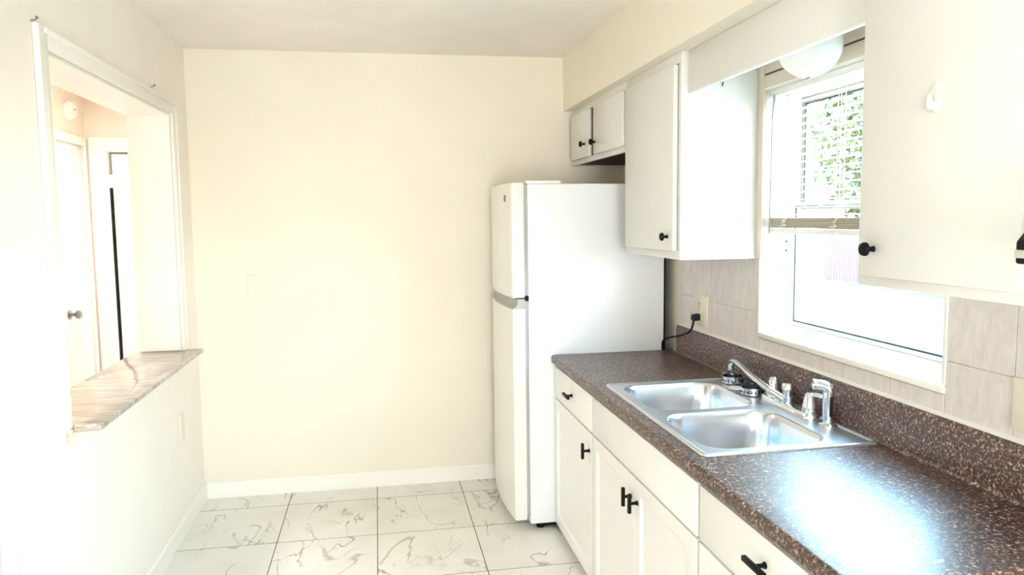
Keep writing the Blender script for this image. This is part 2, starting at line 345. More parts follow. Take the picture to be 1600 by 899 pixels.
MB().box(-1.8615, -1.8595, HY+.018, HY+.0995, .0, 1.85).build('trim_14', 'crack', smooth=0, kind=ST, label='dark strip painted for the shade along the hinge side of the hall door', cat='gap')  # dark strip on the jamb, painted as the shade in the hinge-side gap
sd = empty('smoke_detector', (HX, 5.56, 2.352), 'round white smoke detector high on the beige hall wall', 'smoke detector')
MB().lathe([(.062, .0005), (.064, .006), (.064, .016), (.058, .018)], (HX, 5.56, 2.352), (1, 0, 0), 32).build('base', 'whiteplastic', sd)
MB().lathe([(.056, .0185), (.056, .038), (.050, .046), (.030, .050), (0, .050)], (HX, 5.56, 2.352), (1, 0, 0), 32).build('cover', 'whiteplastic', sd)
b = MB()
for a in (-.5, 0.4): b.box(HX+.0495, HX+.0515, 5.56+.03*math.sin(a)-.004, 5.56+.03*math.sin(a)+.004, 2.352+.02*math.cos(a*3)-.004, 2.352+.02*math.cos(a*3)+.004)
b.build('vent_slot', 'crack', sd)

# ------------------------------------------------------------------ pass-through counter
pc = empty('pass_through_counter', (XL, 3.43, .917), 'streaked grey beige marble counter slab in the wall opening', 'counter')
pts = [(-1.25, OY0+.013), (cx1+.002, OY0+.013), (cx1+.002, OY0-.008), (-.930, OY0-.008), (-.921, OY0+.002), (-.921, OY1+.018), (-.927, OY1+.026), (cx1+.002, OY1+.026), (cx1+.002, OY1-.013), (-1.25, OY1-.013)]
MB().prism(pts, 'z', .9175, .937, .003).build('slab', 'marble', pc)
b = MB(); b.lathe([(0, -.070), (.003, -.055), (.0045, -.03), (.0065, -.012), (.009, .0)], (cx0+.012, OY0-.018, .93), (0, 0, 1), 10)
b.build('sealant_drip', 'caulk', pc, label='yellowed dried sealant drip')

# plates on the walls
def wallplate(name, label, x0, x1, y0, y1, z0, z1, mat, group, axis):
    t = empty(name, ((x0+x1)/2, (y0+y1)/2, z0), label, 'wall plate', group)
    MB().box(x0, x1, y0, y1, z0, z1, .002).build('cover', mat, t)
    zc = (z0+z1)/2
    for s in (-1, 1):
        o = ((x0+x1)/2, y0, zc+s*.035) if axis == 'y' else (x1, (y0+y1)/2, zc+s*.035)
        ax = (0, -1, 0) if axis == 'y' else (1, 0, 0)
        MB().lathe([(.004, -.001), (.0038, .0008), (0, .0012)], o, ax, 12).build('screw', mat, t)
wallplate('blank_outlet_cover', 'cream painted blank plate on the end wall', -.738, -.655, YB-.007, YB-.0005, 1.166, 1.297, 'platewall', 'blank plates', 'y')
wallplate('blank_outlet_cover', 'cream painted blank plate low on the wall under the marble counter', XL+.0005, XL+.008, 4.055, 4.13, .475, .612, 'platewall', 'blank plates', 'x')
for y, z, l in ((3.869, 2.238, 'bent nail above the pass-through casing'), (2.609, 2.227, 'small nail at the near top corner of the pass-through casing')):
    b = MB(); b.tube([(XL-.004, y, z), (XL+.014, y, z+.002), (XL+.02, y-.004, z+.008)], .0022, 8); b.lathe([(.0055, 0), (.0055, .002)], (XL+.02, y-.004, z+.008), (.6, -.4, .7), 10)
    b.build('nail', 'knobmetal', label=l, cat='nail', group='nails by the pass-through')

# ------------------------------------------------------------------ refrigerator
fr = empty('refrigerator', (1.06, 4.05, 0), 'white two-door top-freezer refrigerator in the corner', 'refrigerator')
FX0, FX1, FY0, FY1, FZ1 = .739, 1.455, YF, 4.385, 1.773
MB().box(FX0, FX1, FY0, FY1, .032, FZ1, .006, 3).build('body', 'fridgewhite', fr)
MB().box(FX1+.0005, FX1+.02, FY0+.03, FY1-.03, .06, FZ1-.05, .004).build('back_panel', 'blackmat', fr)
MB().box(.7225, FX0-.0005, FY0+.008, FY1-.008, .075, FZ1-.01).build('gasket', 'gasket', fr)
def bow(y):
    t = (y-FY0)/(FY1-FY0); return .659-.022*(1-(2*t-1)**2)
def door_out(n=14, inset=0.):
    ys = [FY0+(FY1-FY0)*i/n for i in range(n+1)]
    return [(.722, FY0), *[(bow(y)+inset, y) for y in ys], (.722, FY1)]
fd = MB().prism(door_out(), 'z', 1.206, FZ1+.006, .005).build('freezer_door', 'fridgedoor', fr)
# lower door: its top front edge is scooped back as a grip
o0, n = door_out(), len(door_out())
def scoop(z, k): return [(x+(k if 0 < i < n-1 else 0), y, z) for i, (x, y) in enumerate(o0)]
ld = MB().loops([scoop(.058, .004), scoop(.063, 0), scoop(1.150, 0)], cap_last=False, cap_first=True).loops([scoop(1.150, 0), scoop(1.150, .0)], cap_last=False).build('fridge_door', 'fridgedoor', fr)
MB().loops([scoop(1.150, 0), scoop(1.168, .022), scoop(1.200, .024)], cap_last=True).build('grip', 'grip', ld, smooth=20, label='grey recessed door grip')
MB().box(bow(3.84)-.0015, bow(3.84)+.004, 3.822, 3.858, 1.688, 1.722, .0008).build('badge', 'badge', fd, label='small dark square badge')
MB().box(.737, .915, 3.735, 3.80, FZ1+.0005, FZ1+.017, .004).build('hinge_cover', 'white', fr)
b = MB(); b.box(.722, .741, FY0-.0015, FY0+.02, 1.190, 1.216, .001); b.build('middle_hinge', 'blackmat', fr, label='small black middle hinge')
for x in (.80, 1.40):
    for y in (3.76, 4.34): MB().lathe([(.022, 0), (.022, .012), (.014, .014), (.014, .034)], (x, y, 0), (0, 0, 1), 16).build('foot', 'blackmat', fr)
MB().box(.79, 1.45, FY0+.02, FY1-.02, .012, .032).build('underframe', 'blackmat', fr)

# ------------------------------------------------------------------ wall cabinets
def knob(parent, x, y, z, axis=(-1, 0, 0), r=.0165):
    MB().lathe([(.0075, 0), (.006, .006), (.0055, .014), (.010, .018), (r, .021), (r, .026), (r*.85, .031), (r*.4, .034), (0, .0345)], (x, y, z), axis, 24).build('knob', 'black', parent, label='round black knob')
def wall_cabinet(label, y0, y1, z0, doors, knobs, rail_b=.034, rail_t=.042, stile=.03, gap=None, under='cab'):
    t = empty('wall_cabinet', (1.34, (y0+y1)/2, z0), label, 'wall cabinet', 'wall cabinets under the soffit')
    x0, x1 = XC+.02, XR-.0005
    z1 = ZS-.0005
    b = MB(); th = .016
    b.box(x0, x1, y0, y0+th, z0, z1).box(x0, x1, y1-th, y1, z0, z1).box(x0, x1, y0+th, y1-th, z1-th, z1)
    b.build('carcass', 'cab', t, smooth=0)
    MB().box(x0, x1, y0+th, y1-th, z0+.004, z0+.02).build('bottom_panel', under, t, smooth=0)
    MB().box(x1-.008, x1-.0002, y0+th, y1-th, z0+.02, z1-th).build('back_panel', 'cabshade', t, smooth=0)
    b = MB()
    b.box(XC, x0, y0, y1, z0, z0+rail_b, .0015).box(XC, x0, y0, y1, z1-rail_t, z1, .0015)
    b.box(XC, x0, y0, y0+stile, z0+rail_b-.002, z1-rail_t+.002, .0015).box(XC, x0, y1-stile, y1, z0+rail_b-.002, z1-rail_t+.002, .0015)
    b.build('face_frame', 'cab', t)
    for (a0, a1), kz, (ky, zz), rot in zip(doors, knobs, knobs, (0,)*9):
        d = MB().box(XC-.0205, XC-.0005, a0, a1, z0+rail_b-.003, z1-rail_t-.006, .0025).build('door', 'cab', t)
        knob(d, XC-.0205, ky, zz)
    return t
wall_cabinet('tall white wall cabinet with one door, between fridge and window', 2.843, 3.499, ZC, [(2.872, 3.46)], [(2.925, 1.523)], .037)
wall_cabinet('short white two-door wall cabinet over the refrigerator', 3.50, YB-.03, 1.914, [(3.502, 4.0), (4.085, 4.475)], [(3.965, 2.004), (4.165, 2.012)], .03, .04, .02, under='cabshade')
wall_cabinet('large white wall cabinet nearest the viewer, with a hook on its door', 1.195, 1.712, ZC, [(1.207, 1.682)], [(1.625, 1.523)], .028, .04, .028)

# patch and hook on the near cabinet's door
hk = empty('adhesive_hook', (XC-.0205, 1.437, 1.85), 'small white oval hook stuck on the large near cabinet door', 'hook')
b = MB(); o = []
def oval(k, x): return [(x, 1.437+.017*k*math.cos(a), 1.850+(.029 if math.sin(a) > 0 else .034)*k*math.sin(a)*(1-.0*math.cos(a))) for a in [2*PI*i/32 for i in range(32)]]
b.loops([oval(1, XC-.0207), oval(1, XC-.024), oval(.85, XC-.0265)], cap_first=True); b.build('back_plate', 'cab', hk)
b = MB(); b.tube([(XC-.025, 1.437, 1.836), (XC-.029, 1.437, 1.829), (XC-.034, 1.437, 1.829), (XC-.0365, 1.437, 1.838), (XC-.036, 1.437, 1.852)], [.007, .009, .0085, .007, .004], 12, smooth=2); b.build('hook', 'cab', hk)

# range hood at the right edge
hd = empty('range_hood', (1.27, .80, 1.50), 'black range hood with a chrome band past the near cabinet', 'range hood')
MB().prism([(1.04, 1.521), (XR-.01, 1.521), (XR-.01, 1.60), (1.10, 1.60), (1.055, 1.575), (1.04, 1.558)], 'y', .42, 1.094, .004).build('body', 'black', hd)
MB().box(1.0345, 1.0405, .425, 1.090, 1.531, 1.545, .001).build('band', 'chrome', hd, label='chrome band')
wall_cabinet('white wall cabinet over the range hood', .42, 1.192, 1.602, [(.45, 1.165)], [(1.12, 1.66)], .03)

# ------------------------------------------------------------------ valance, lamp, window
vl = MB().box(1.206, 1.226, 1.7125, 2.8425, 2.079, ZS-.0005, .002).build('valance', 'cab', label='plain white valance board bridging the cabinets over the window', cat='valance')
b = MB(); hx, hy, hz = 1.34, 2.8425, 2.128
b.lathe([(.006, -.0), (.006, .002)], (hx, hy, hz), (0, -1, 0), 12); b.tube([(hx, hy, hz), (hx, hy-.016, hz), (hx, hy-.024, hz-.008), (hx, hy-.020, hz-.018), (hx, hy-.012, hz-.018)], .0022, 8, smooth=1)
b.build('hanging_cup_hook', 'blackmat', label='tiny dark cup hook on the cabinet side below the valance', cat='hook')
gl = empty('globe_lamp', (1.36, 2.253, ZS), 'white opal glass globe lamp above the window', 'ceiling lamp')
prof = [(.055, -.018)] + [(.1*math.sin(a), -.105+.1*math.cos(a)) for a in [PI*(.19+.81*i/22) for i in range(23)]]; prof[-1] = (0, -.205)
MB().lathe(prof, (1.36, 2.253, ZS), (0, 0, 1), 40, closed=False).build('globe', 'opal', gl, smooth=60)
MB().lathe([(.07, -.0005), (.07, -.014), (.056, -.022)], (1.36, 2.253, ZS), (0, 0, 1), 32).build('canopy', 'trim', gl)
MB().lathe([(.006, 0), (.006, -.004), (0, -.008)], (1.36, 2.253, ZS-.2045), (0, 0, 1), 12).build('finial', 'knobmetal', gl)

# tan boards round the window head and down the cabinet side
b = MB()
b.box(1.497, XR-.0005, 2.795, 2.8425, 1.434, 2.195, .002)
b.box(1.499, XR-.0005, 1.713, 2.795, 2.150, ZS-.0005, .001).box(1.497, XR-.0005, 1.713, 2.795, WZ1-.004, 2.143, .002)
b.build('trim_7', 'peach', kind=ST, label='tan painted boards round the window head', cat='casing')
MB().box(1.508, XR-.0005, 1.72, 2.79, 2.1435, 2.1495).build('trim_8', 'crack', smooth=0, kind=ST, label='dark gap between the tan boards', cat='gap')

# white reveal, stool and window
b = MB()
b.box(XT-.006, XR+.19, WY1-.012, WY1-.0005, WZ0+.02, WZ1, .001).box(XT-.004, XR+.19, WY0+.0005, WY0+.012, WZ0+.02, WZ1, .001)
b.box(XT-.004, XR+.19, WY0+.012, WY1-.012, WZ1-.012, WZ1-.0005, .001)
b.build('trim_9', 'trim', kind=ST, label='white reveal boards of the window', cat='reveal')
b = MB(); b.prism([(XT-.010, 1.119), (XT-.010, 1.137), (XT-.004, 1.141), (1.600, 1.147), (1.600, 1.1155), (XT-.002, 1.1155)], 'y', WY0+.0005, WY1-.0005, .0015)
b.build('trim_10', 'trim', kind=ST, label='white painted window stool over the sink', cat='window sill')
wn = empty('window_1', (1.62, 2.30, 1.147), 'white sash window over the sink', 'window', None, ST)
FWY0, FWY1, FWZ0, FWZ1 = WY0+.013, WY1-.013, 1.148, WZ1-.013
b = MB(); xf0, xf1 = 1.600, 1.668
b.box(xf0, xf1, FWY1-.045, FWY1, FWZ0, FWZ1, .002).box(xf0, xf1, FWY0, FWY0+.045, FWZ0, FWZ1, .002).box(xf0+.001, xf1, FWY0+.044, FWY1-.044, FWZ0, FWZ0+.022, .002).box(xf0+.001, xf1, FWY0+.044, FWY1-.044, FWZ1-.03, FWZ1, .002)
b.build('window_frame', 'alu', wn)
def sash(name, x, y0, y1, z0, z1, w, mat='alu'):
    b = MB(); b.box(x, x+.022, y0, y0+w, z0, z1, .002).box(x, x+.022, y1-w, y1, z0, z1, .002).box(x, x+.022, y0+w-.002, y1-w+.002, z0, z0+w, .002).box(x, x+.022, y0+w-.002, y1-w+.002, z1-w, z1, .002)
    s_ = b.build(name, mat, wn)
    b = MB(); e = .006
    b.box(x-.001, x+.002, y0+w, y0+w+e, z0+w, z1-w).box(x-.001, x+.002, y1-w-e, y1-w, z0+w, z1-w).box(x-.001, x+.002, y0+w, y1-w, z0+w, z0+w+e).box(x-.001, x+.002, y0+w, y1-w, z1-w-e, z1-w)
    b.build('seal', 'aludark', s_, smooth=0)
    MB().box(x+.010, x+.014, y0+w-.004, y1-w+.004, z0+w-.004, z1-w+.004).build('pane', 'glass', s_, smooth=0)
    return s_
sash('lower_sash', 1.612, FWY0+.046, FWY1-.046, FWZ0+.0225, 1.655, .016)
sash('upper_sash', 1.640, FWY0+.046, FWY1-.046, 1.625, FWZ1-.031, .024, 'alutan')
for z in (1.50, 1.465):
    MB().lathe([(.004, 0), (.004, .003), (0, .004)], (1.600, FWY1-.022, z), (-1, 0, 0), 10).build('screw', 'aludark', wn)

# blind
bl = empty('venetian_blind', (1.535, 2.30, 2.09), 'white venetian blind drawn partly up over the window', 'blind')
BY0, BY1, BX = WY0+.016, WY1-.022, 1.536
MB().box(BX-.014, BX+.014, BY0, BY1, 2.062, 2.087, .002).build('headrail', 'trim', bl)
b = MB(); nsl = 17; zt, zb = 2.045, 1.606
def slat_(b, z, tilt, th=.0009):
    pr = []
    for i in range(7):
        t = (i/6-.5)*.026; pr.append((BX+t*math.cos(tilt), z+t*math.sin(tilt)+.0018*(1-(i/3-1)**2)))
    b.prism(pr+[(p[0], p[1]-th) for p in pr[::-1]], 'y', BY0+.003, BY1-.003)
for i in range(nsl): slat_(b, zt-(zt-zb)*i/(nsl-1), math.radians(-4))
b.build('slats', 'slat', bl, smooth=30)
b = MB()
for i in range(14): slat_(b, 1.5925-i*.0027, math.radians(random.uniform(-2, 2)), .0012)
b.build('gathered_slats', 'beigeplastic', bl, smooth=30, label='slats gathered into a beige stack')
MB().box(BX-.013, BX+.013, BY0+.002, BY1-.002, 1.534, 1.5525, .003).build('bottom_rail', 'trim', bl)
for y in (2.665, 2.34, 2.0):
    b = MB()
    for dx in (-.0135, .0135): b.tube([(BX+dx, y, 2.062), (BX+dx, y, 1.553)], .0009, 6)
    b.tube([(BX, y+.004, 2.062), (BX, y+.004, 1.553)], .0009, 6)
    b.build('ladder_cord', 'trim', bl)
for y in (2.665, 2.34):
    b = MB(); pts = []
    for i in range(26):
        pts.append((BX-.017+random.uniform(-.003, .003), y+random.uniform(-.022, .022)+(.0 if i < 13 else .01), 1.597-i*.0024+random.uniform(-.004, .004)))
    b.tube(pts, .0016, 6, smooth=1); b.build('tangled_cord', 'trim', bl, label='cream ladder cord bunched up at the stack')
b = MB(); b.tube([(BX-.017, 2.752, 2.062), (BX-.020, 2.757, 1.98), (BX-.022, 2.762, 1.53)], .0034, 8); b.lathe([(.003, 0), (.005, -.01), (.0035, -.03)], (BX-.017, 2.752, 2.066), (0, 0, 1), 8)
b.build('tilt_wand', 'wand', bl)

# ------------------------------------------------------------------ wall tiles and outlets
ZB = 1.056                               # top of the splashback
b = MB(); g = .0012; x0, x1 = 1.5068, XT
def til(y0, y1, z0, z1): b.box(XT, XT+.0055, y0+g, y1-g, z0+g, z1-g, .0009, 1)
cols = [2.843, 3.044, 3.264, 3.49, 3.62]
for a0, a1 in zip(cols, cols[1:]):
    til(a0, a1, ZB, 1.214); til(a0, a1, 1.214, ZC+.03)
til(2.817, 2.843, ZB, 1.214); til(2.817, 2.843, 1.214, ZC)
cols = [1.793, 2.016, 2.246, 2.367, 2.59, 2.817]
for a0, a1 in zip(cols, cols[1:]): til(a0, a1, ZB, 1.1145)
cols = [.66, .885, 1.11, 1.336, 1.566, 1.789]
for a0, a1 in zip(cols, cols[1:]): til(a0, a1, ZB, 1.208); til(a0, a1, 1.208, ZC+.03)
b.build('trim_11', 'tile', smooth=0, kind=ST, label='pinkish grey wall tiles between worktop and cabinets', cat='wall tiles')
b = MB(); b.box(XT+.003, XR-.0005, 2.817, 3.62, ZB, ZC-.002).box(XT+.003, XR-.0005, WY0, 2.817, ZB, 1.114).box(XT+.003, XR-.0005, .66, WY0, ZB, ZC-.002)
b.build('trim_12', 'grout', smooth=0, kind=ST, label='grout bed behind the wall tiles', cat='grout')
MB().prism([(1.492, ZB+.0002), (XT, ZB+.0002), (XT, ZB+.008)], 'y', .66, 3.62).build('trim_13', 'trim', smooth=0, kind=ST, label='white caulk line along the splashback', cat='caulk')

def outlet(label, yc, zc, w, h):
    t = empty('wall_outlet', (XT, yc, zc), label, 'outlet', 'outlets on the wall tiles')
    MB().box(XT-.008, XT-.0003, yc-w/2, yc+w/2, zc-h/2, zc+h/2, .003).build('cover', 'plate', t)
    for s in (-1, 1):
        z = zc+s*.030
        r_ = MB().lathe([(.021, 0), (.021, .003), (.019, .004)], (XT-.0075, yc, z), (-1, 0, 0), 28).build('socket', 'plate', t)
        b = MB()
        for dy in (-.0075, .0075): b.box(XT-.0122, XT-.0112, yc+dy-.0014, yc+dy+.0014, z-.001, z+.009)
        b.box(XT-.0122, XT-.0112, yc-.003, yc+.003, z-.012, z-.006); b.build('slot', 'crack', r_, smooth=0)
    MB().lathe([(.004, -.001), (.0035, .001), (0, .0015)], (XT-.008, yc, zc), (-1, 0, 0), 12).build('screw', 'plate', t)
outlet('ivory outlet beside the refrigerator with a black plug in it', 3.362, 1.159, .150, .146)
outlet('ivory outlet on the tiles right of the window', 1.487, 1.148, .150, .128)
# power cord
pw = empty('power_cord', (XT-.012, 3.362, 1.125), 'black power cord running from the outlet behind the refrigerator', 'power cord')
MB().prism([(XT-.013, 1.112), (XT-.046, 1.110), (XT-.050, 1.122), (XT-.046, 1.140), (XT-.013, 1.144)], 'y', 3.362-.015, 3.362+.015, .003).build('plug', 'rubber', pw)
MB().tube([(XT-.040, 3.362, 1.114), (XT-.042, 3.368, 1.082), (XT-.044, 3.40, 1.050), (XT-.046, 3.48, 1.025), (XT-.052, 3.56, 1.005), (XT-.058, 3.65, .985), (XT-.062, 3.700, .962), (XT-.060, 3.7090, .935), (XT-.058, 3.7090, .90), (XT-.055, 3.7090, .70)], .0048, 10, smooth=2).build('cable', 'blackmat', pw)

# ------------------------------------------------------------------ base cabinets
def tbar(parent, y, z, vertical=True, ln=.068):
    x = XF-.0005; b = MB()
    b.lathe([(.0085, 0), (.0085, .004), (.0055, .007), (.0055, .026)], (x, y, z), (-1, 0, 0), 16)
    h = ln/2
    if vertical: b.box(x-.036, x-.024, y-.0065, y+.0065, z-h, z+h, .0015)
    else: b.box(x-.036, x-.024, y-h, y+h, z-.0065, z+.0065, .0015)
    b.build('handle', 'black', parent, label='black T-bar handle')
def shaker(y0, y1, z0, z1, parent, name='door'):
    xa, xb, w = XF, XF+.019, .052
    b = MB(); b.box(xa, xb, y0, y0+w, z0, z1, .002).box(xa, xb, y1-w, y1, z0, z1, .002).box(xa, xb, y0+w, y1-w, z0, z0+w, .002).box(xa, xb, y0+w, y1-w, z1-w, z1, .002)
    # bevelled moulding and recessed panel
    A = [(xa+.001, y0+w, z0+w), (xa+.001, y1-w, z0+w), (xa+.001, y1-w, z1-w), (xa+.001, y0+w, z1-w)]
    k = .010; B = [(xa+.008, y0+w+k, z0+w+k), (xa+.008, y1-w-k, z0+w+k), (xa+.008, y1-w-k, z1-w-k), (xa+.008, y0+w+k, z1-w-k)]
    b.loops([A, B]); return b.build(name, 'cabbase', parent, smooth=20)
def base_cabinet(label, y0, y1):
    t = empty('base_cabinet', (1.18, (y0+y1)/2, 0), label, 'base cabinet', 'base cabinets under the worktop')
    b = MB(); xa, xb, th, zt = XF+.0195, 1.47, .016, .8715
    b.box(xa, xb, y0+.0005, y0+th, .06, zt).box(xa, xb, y1-th, y1-.0005, .06, zt).box(xa, xb, y0+th, y1-th, .06, .078).box(xb, xb+.01, y0+.0005, y1-.0005, .0, zt)
    b.build('carcass', 'cabbase', t, smooth=0)
    b = MB(); b.box(xa, xa+.018, y0+.0008, y0+.034, .06, zt-.0005).box(xa, xa+.018, y1-.034, y1-.0008, .06, zt-.0005).box(xa, xa+.018, y0+.034, y1-.034, .675, .715).box(xa, xa+.018, y0+.034, y1-.034, .85, zt-.0005).box(xa, xa+.018, y0+.034, y1-.034, .06, .085)
    b.build('face_frame', 'cabbase', t, smooth=0)
    MB().box(xa+.06, xa+.075, y0+.0008, y1-.0008, 0, .06).build('toe_kick', 'cabbase', t, smooth=0)
    return t
ZD0, ZD1, ZW0, ZW1 = .040, .692, .700, .858
t = base_cabinet('white base cabinet with a drawer over one door, next to the refrigerator', 3.011, 3.702)
d = MB().box(XF, XF+.019, 3.022, 3.697, ZW0, ZW1, .003).build('drawer', 'cabbase', t); tbar(d, 3.35, .785, False, .10)
d = shaker(3.022, 3.697, ZD0, ZD1, t); tbar(d, 3.062, .612)
t = base_cabinet('wide white sink base cabinet with two doors under the sink', 1.947, 3.010)
MB().box(XF, XF+.019, 1.958, 3.006, ZW0, ZW1, .003).build('false_front', 'cabbase', t)
d = shaker(2.486, 3.006, ZD0, ZD1, t); tbar(d, 2.520, .612)
d = shaker(1.958, 2.480, ZD0, ZD1, t); tbar(d, 2.452, .612)
t = base_cabinet('white base cabinet with a drawer, nearest the viewer', 1.235, 1.946)
d = MB().box(XF, XF+.019, 1.245, 1.940, ZW0, ZW1, .003).build('drawer', 'cabbase', t); tbar(d, 1.572, .795, False, .10)
d = shaker(1.245, 1.940, ZD0, ZD1, t); tbar(d, 1.29, .612)

# ------------------------------------------------------------------ worktop
CY0, CY1, CX0, CXB = 1.229, 3.7025, .852, 1.484
HY0, HY1, HX0, HX1 = 2.04, 2.95, .935, 1.448     # cut-out under the sink
wt = empty('worktop', (1.17, 2.46, .872), 'long brown granite-look laminate worktop round the sink', 'worktop')
zb_, r_ = .8725, .014
nose = [(HX0, zb_), (CX0+.006, zb_), (CX0, zb_+.008)] + [(CX0+r_-r_*math.cos(a), ZT-r_+r_*math.sin(a)) for a in [PI/2*i/6 for i in range(7)]] + [(HX0, ZT)]
b = MB(); b.prism(nose, 'y', CY0, CY1)
b.box(HX0, HX1, CY0, HY0, zb_, ZT).box(HX0, HX1, HY1, CY1, zb_, ZT)
b.box(HX1, CXB+.012, CY0, CY1, zb_, ZT)
bmesh.ops.remove_doubles(b.bm, verts=b.bm.verts, dist=1e-5)
b.build('top', 'laminate', wt, smooth=25)
cv = .010
bs = [(CXB-cv, ZT)] + [(CXB-cv+cv*math.sin(a), ZT+cv-cv*math.cos(a)) for a in [PI/2*i/5 for i in range(1, 6)]] + [(CXB, ZB-.008), (CXB+.002, ZB-.003), (CXB+.007, ZB), (1.5045, ZB), (1.5045, ZT)]
MB().prism(bs, 'y', CY0, 3.62).build('splashback', 'laminate', wt, smooth=40)

# ------------------------------------------------------------------ sink
sk = empty('kitchen_sink', (1.19, 2.483, ZT), 'double bowl stainless steel sink set in the brown worktop', 'sink')
SX0, SX1, SY0, SY1 = .906, 1.474, 2.003, 2.968
bowls = [(.952, 1.352, 2.506, 2.930), (.945, 1.352, 2.048, 2.462)]
b = bmesh.new()
def addloop(pts):
    vs = [b.verts.new(p) for p in pts]; return vs, [b.edges.new((vs[i], vs[(i+1) % len(vs)])) for i in range(len(vs))]
zd = ZT+.0045
l0 = addloop(rrect(SX0, SX1, SY0, SY1, .022, ZT+.0003))[0]; l1 = addloop(rrect(SX0+.002, SX1-.002, SY0+.002, SY1-.002, .021, ZT+.006))[0]
l2 = addloop(rrect(SX0+.007, SX1-.007, SY0+.007, SY1-.007, .019, ZT+.0085))[0]; l3 = addloop(rrect(SX0+.014, SX1-.014, SY0+.014, SY1-.014, .016, ZT+.007))[0]
l4, e4 = addloop(rrect(SX0+.018, SX1-.018, SY0+.018, SY1-.018, .014, zd))
for A, B_ in ((l0, l1), (l1, l2), (l2, l3), (l3, l4)):
    for i in range(len(A)): b.faces.new((A[i], A[(i+1) % len(A)], B_[(i+1) % len(A)], B_[i]))
ee = list(e4)
for x0, x1, y0, y1 in bowls: ee += addloop(rrect(x0, x1, y0, y1, .085, zd, 10))[1]
bmesh.ops.triangle_fill(b, edges=ee, use_beauty=True)
bmesh.ops.recalc_face_normals(b, faces=b.faces)
if sum(f.normal.z*f.calc_area() for f in b.faces) < 0: bmesh.ops.reverse_faces(b, faces=b.faces)
mb = MB(); mb._merge(b); mb.build('deck', 'deck', sk, smooth=28)
for x0, x1, y0, y1 in bowls:
    ls = []
    for ins, dz, rr_ in ((0, 0, .085), (.003, -.0015, .083), (.006, -.006, .081), (.010, -.02, .08), (.018, -.09, .078), (.026, -.145, .075), (.034, -.163, .07), (.05, -.174, .062), (.08, -.180, .05), (.13, -.183, .04)):
        ls.append(rrect(x0+ins, x1-ins, y0+ins, y1-ins, rr_, zd+dz, 10))
    bw = MB().loops(ls).build('bowl', 'steel', sk, smooth=70)
    cx, cy = (x0+x1)/2, (y0+y1)/2
    MB().lathe([(.055, .0005), (.054, .003), (.046, .003), (.040, -.004), (.020, -.006), (0, -.006)], (cx, cy, zd-.1825), (0, 0, 1), 32, closed=False).build('drain', 'chrome', bw)
# faucet
fa = empty('kitchen_faucet', (1.43, 2.455, ZT+.0045), 'chrome two-handle kitchen faucet with a low swing spout', 'faucet')
z0 = zd
def capsule(x, hw, ya, yb, z, n=10):
    out = []
    for i in range(n+1): a = PI*i/n; out.append((x+hw*math.cos(a), yb+hw*math.sin(a), z))
    for i in range(n+1): a = PI+PI*i/n; out.append((x+hw*math.cos(a), ya+hw*math.sin(a), z))
    return out
FXc = 1.424
MB().loops([capsule(FXc, .030, 2.302, 2.570, z0+.0003), capsule(FXc, .030, 2.302, 2.570, z0+.014), capsule(FXc, .026, 2.302, 2.570, z0+.022), capsule(FXc, .020, 2.302, 2.570, z0+.024)], cap_first=True).build('base_plate', 'chrome', fa)
for y in (2.305, 2.562):
    hx_ = FXc if y < 2.4 else FXc+.010
    h_ = MB().lathe([(.026, .0), (.027, .012), (.022, .016), (.0255, .018), (.021, .045), (.016, .062), (.010, .068), (0, .069)], (hx_, y, z0+.022), (0, 0, 1), 28).build('handle', 'chrome', fa)
    s = -1 if y < 2.4 else 1
    b = MB(); b.tube([(hx_, y, z0+.080), (hx_+.014, y+s*.018, z0+.084), (hx_+.026, y+s*.045, z0+.080)], [.008, .0085, .007], 12, smooth=2); b.build('lever', 'chrome', h_)
MB().lathe([(.024, .0), (.024, .018), (.017, .022), (.017, .044), (.021, .047), (.021, .063), (.018, .069), (0, .071)], (FXc, 2.447, z0+.022), (0, 0, 1), 28).build('post', 'chrome', fa)
sp_ = MB().tube([(FXc-.012, 2.442, z0+.034), (FXc-.034, 2.53, z0+.056), (FXc-.030, 2.69, z0+.082), (FXc-.012, 2.80, z0+.094), (FXc-.002, 2.865, z0+.094), (FXc, 2.888, z0+.084), (FXc, 2.888, z0+.066)], [.014, .0125, .0115, .011, .011, .0115, .0115], 16, smooth=2).build('spout', 'chrome', fa)
MB().lathe([(.0135, 0), (.0135, .022), (.011, .024)], (FXc, 2.888, z0+.052), (0, 0, 1), 20).build('aerator', 'chrome', sp_)
# side sprayer
sy, sx = 2.207, 1.428
sr = empty('side_sprayer', (sx, sy, zd), 'chrome side sprayer standing at the near end of the faucet', 'sprayer')
MB().lathe([(.030, .0003), (.030, .005), (.024, .011), (.020, .013)], (sx, sy, zd), (0, 0, 1), 28).build('flange', 'chrome', sr)
dv = Vector((-.80, .35, .0)).normalized()
pts = [Vector((sx, sy, zd+.013)), Vector((sx, sy, zd+.10)), Vector((sx, sy, zd+.128)), Vector((sx, sy, zd+.135))+dv*.018, Vector((sx, sy, zd+.136))+dv*.040]
sb = MB().tube(pts, [.0165, .0175, .018, .0175, .0175], 20, smooth=2).build('body', 'chrome', sr)
MB().lathe([(.0175, 0), (.019, .003), (.019, .008), (.014, .009), (.012, .004), (0, .004)], pts[-1], dv, 24).build('nozzle', 'chrome', sr)
MB().box(sx-.006, sx+.004, sy-.0205, sy-.015, zd+.035, zd+.10, .002).build('trigger', 'rubber', sr, label='dark spray lever')
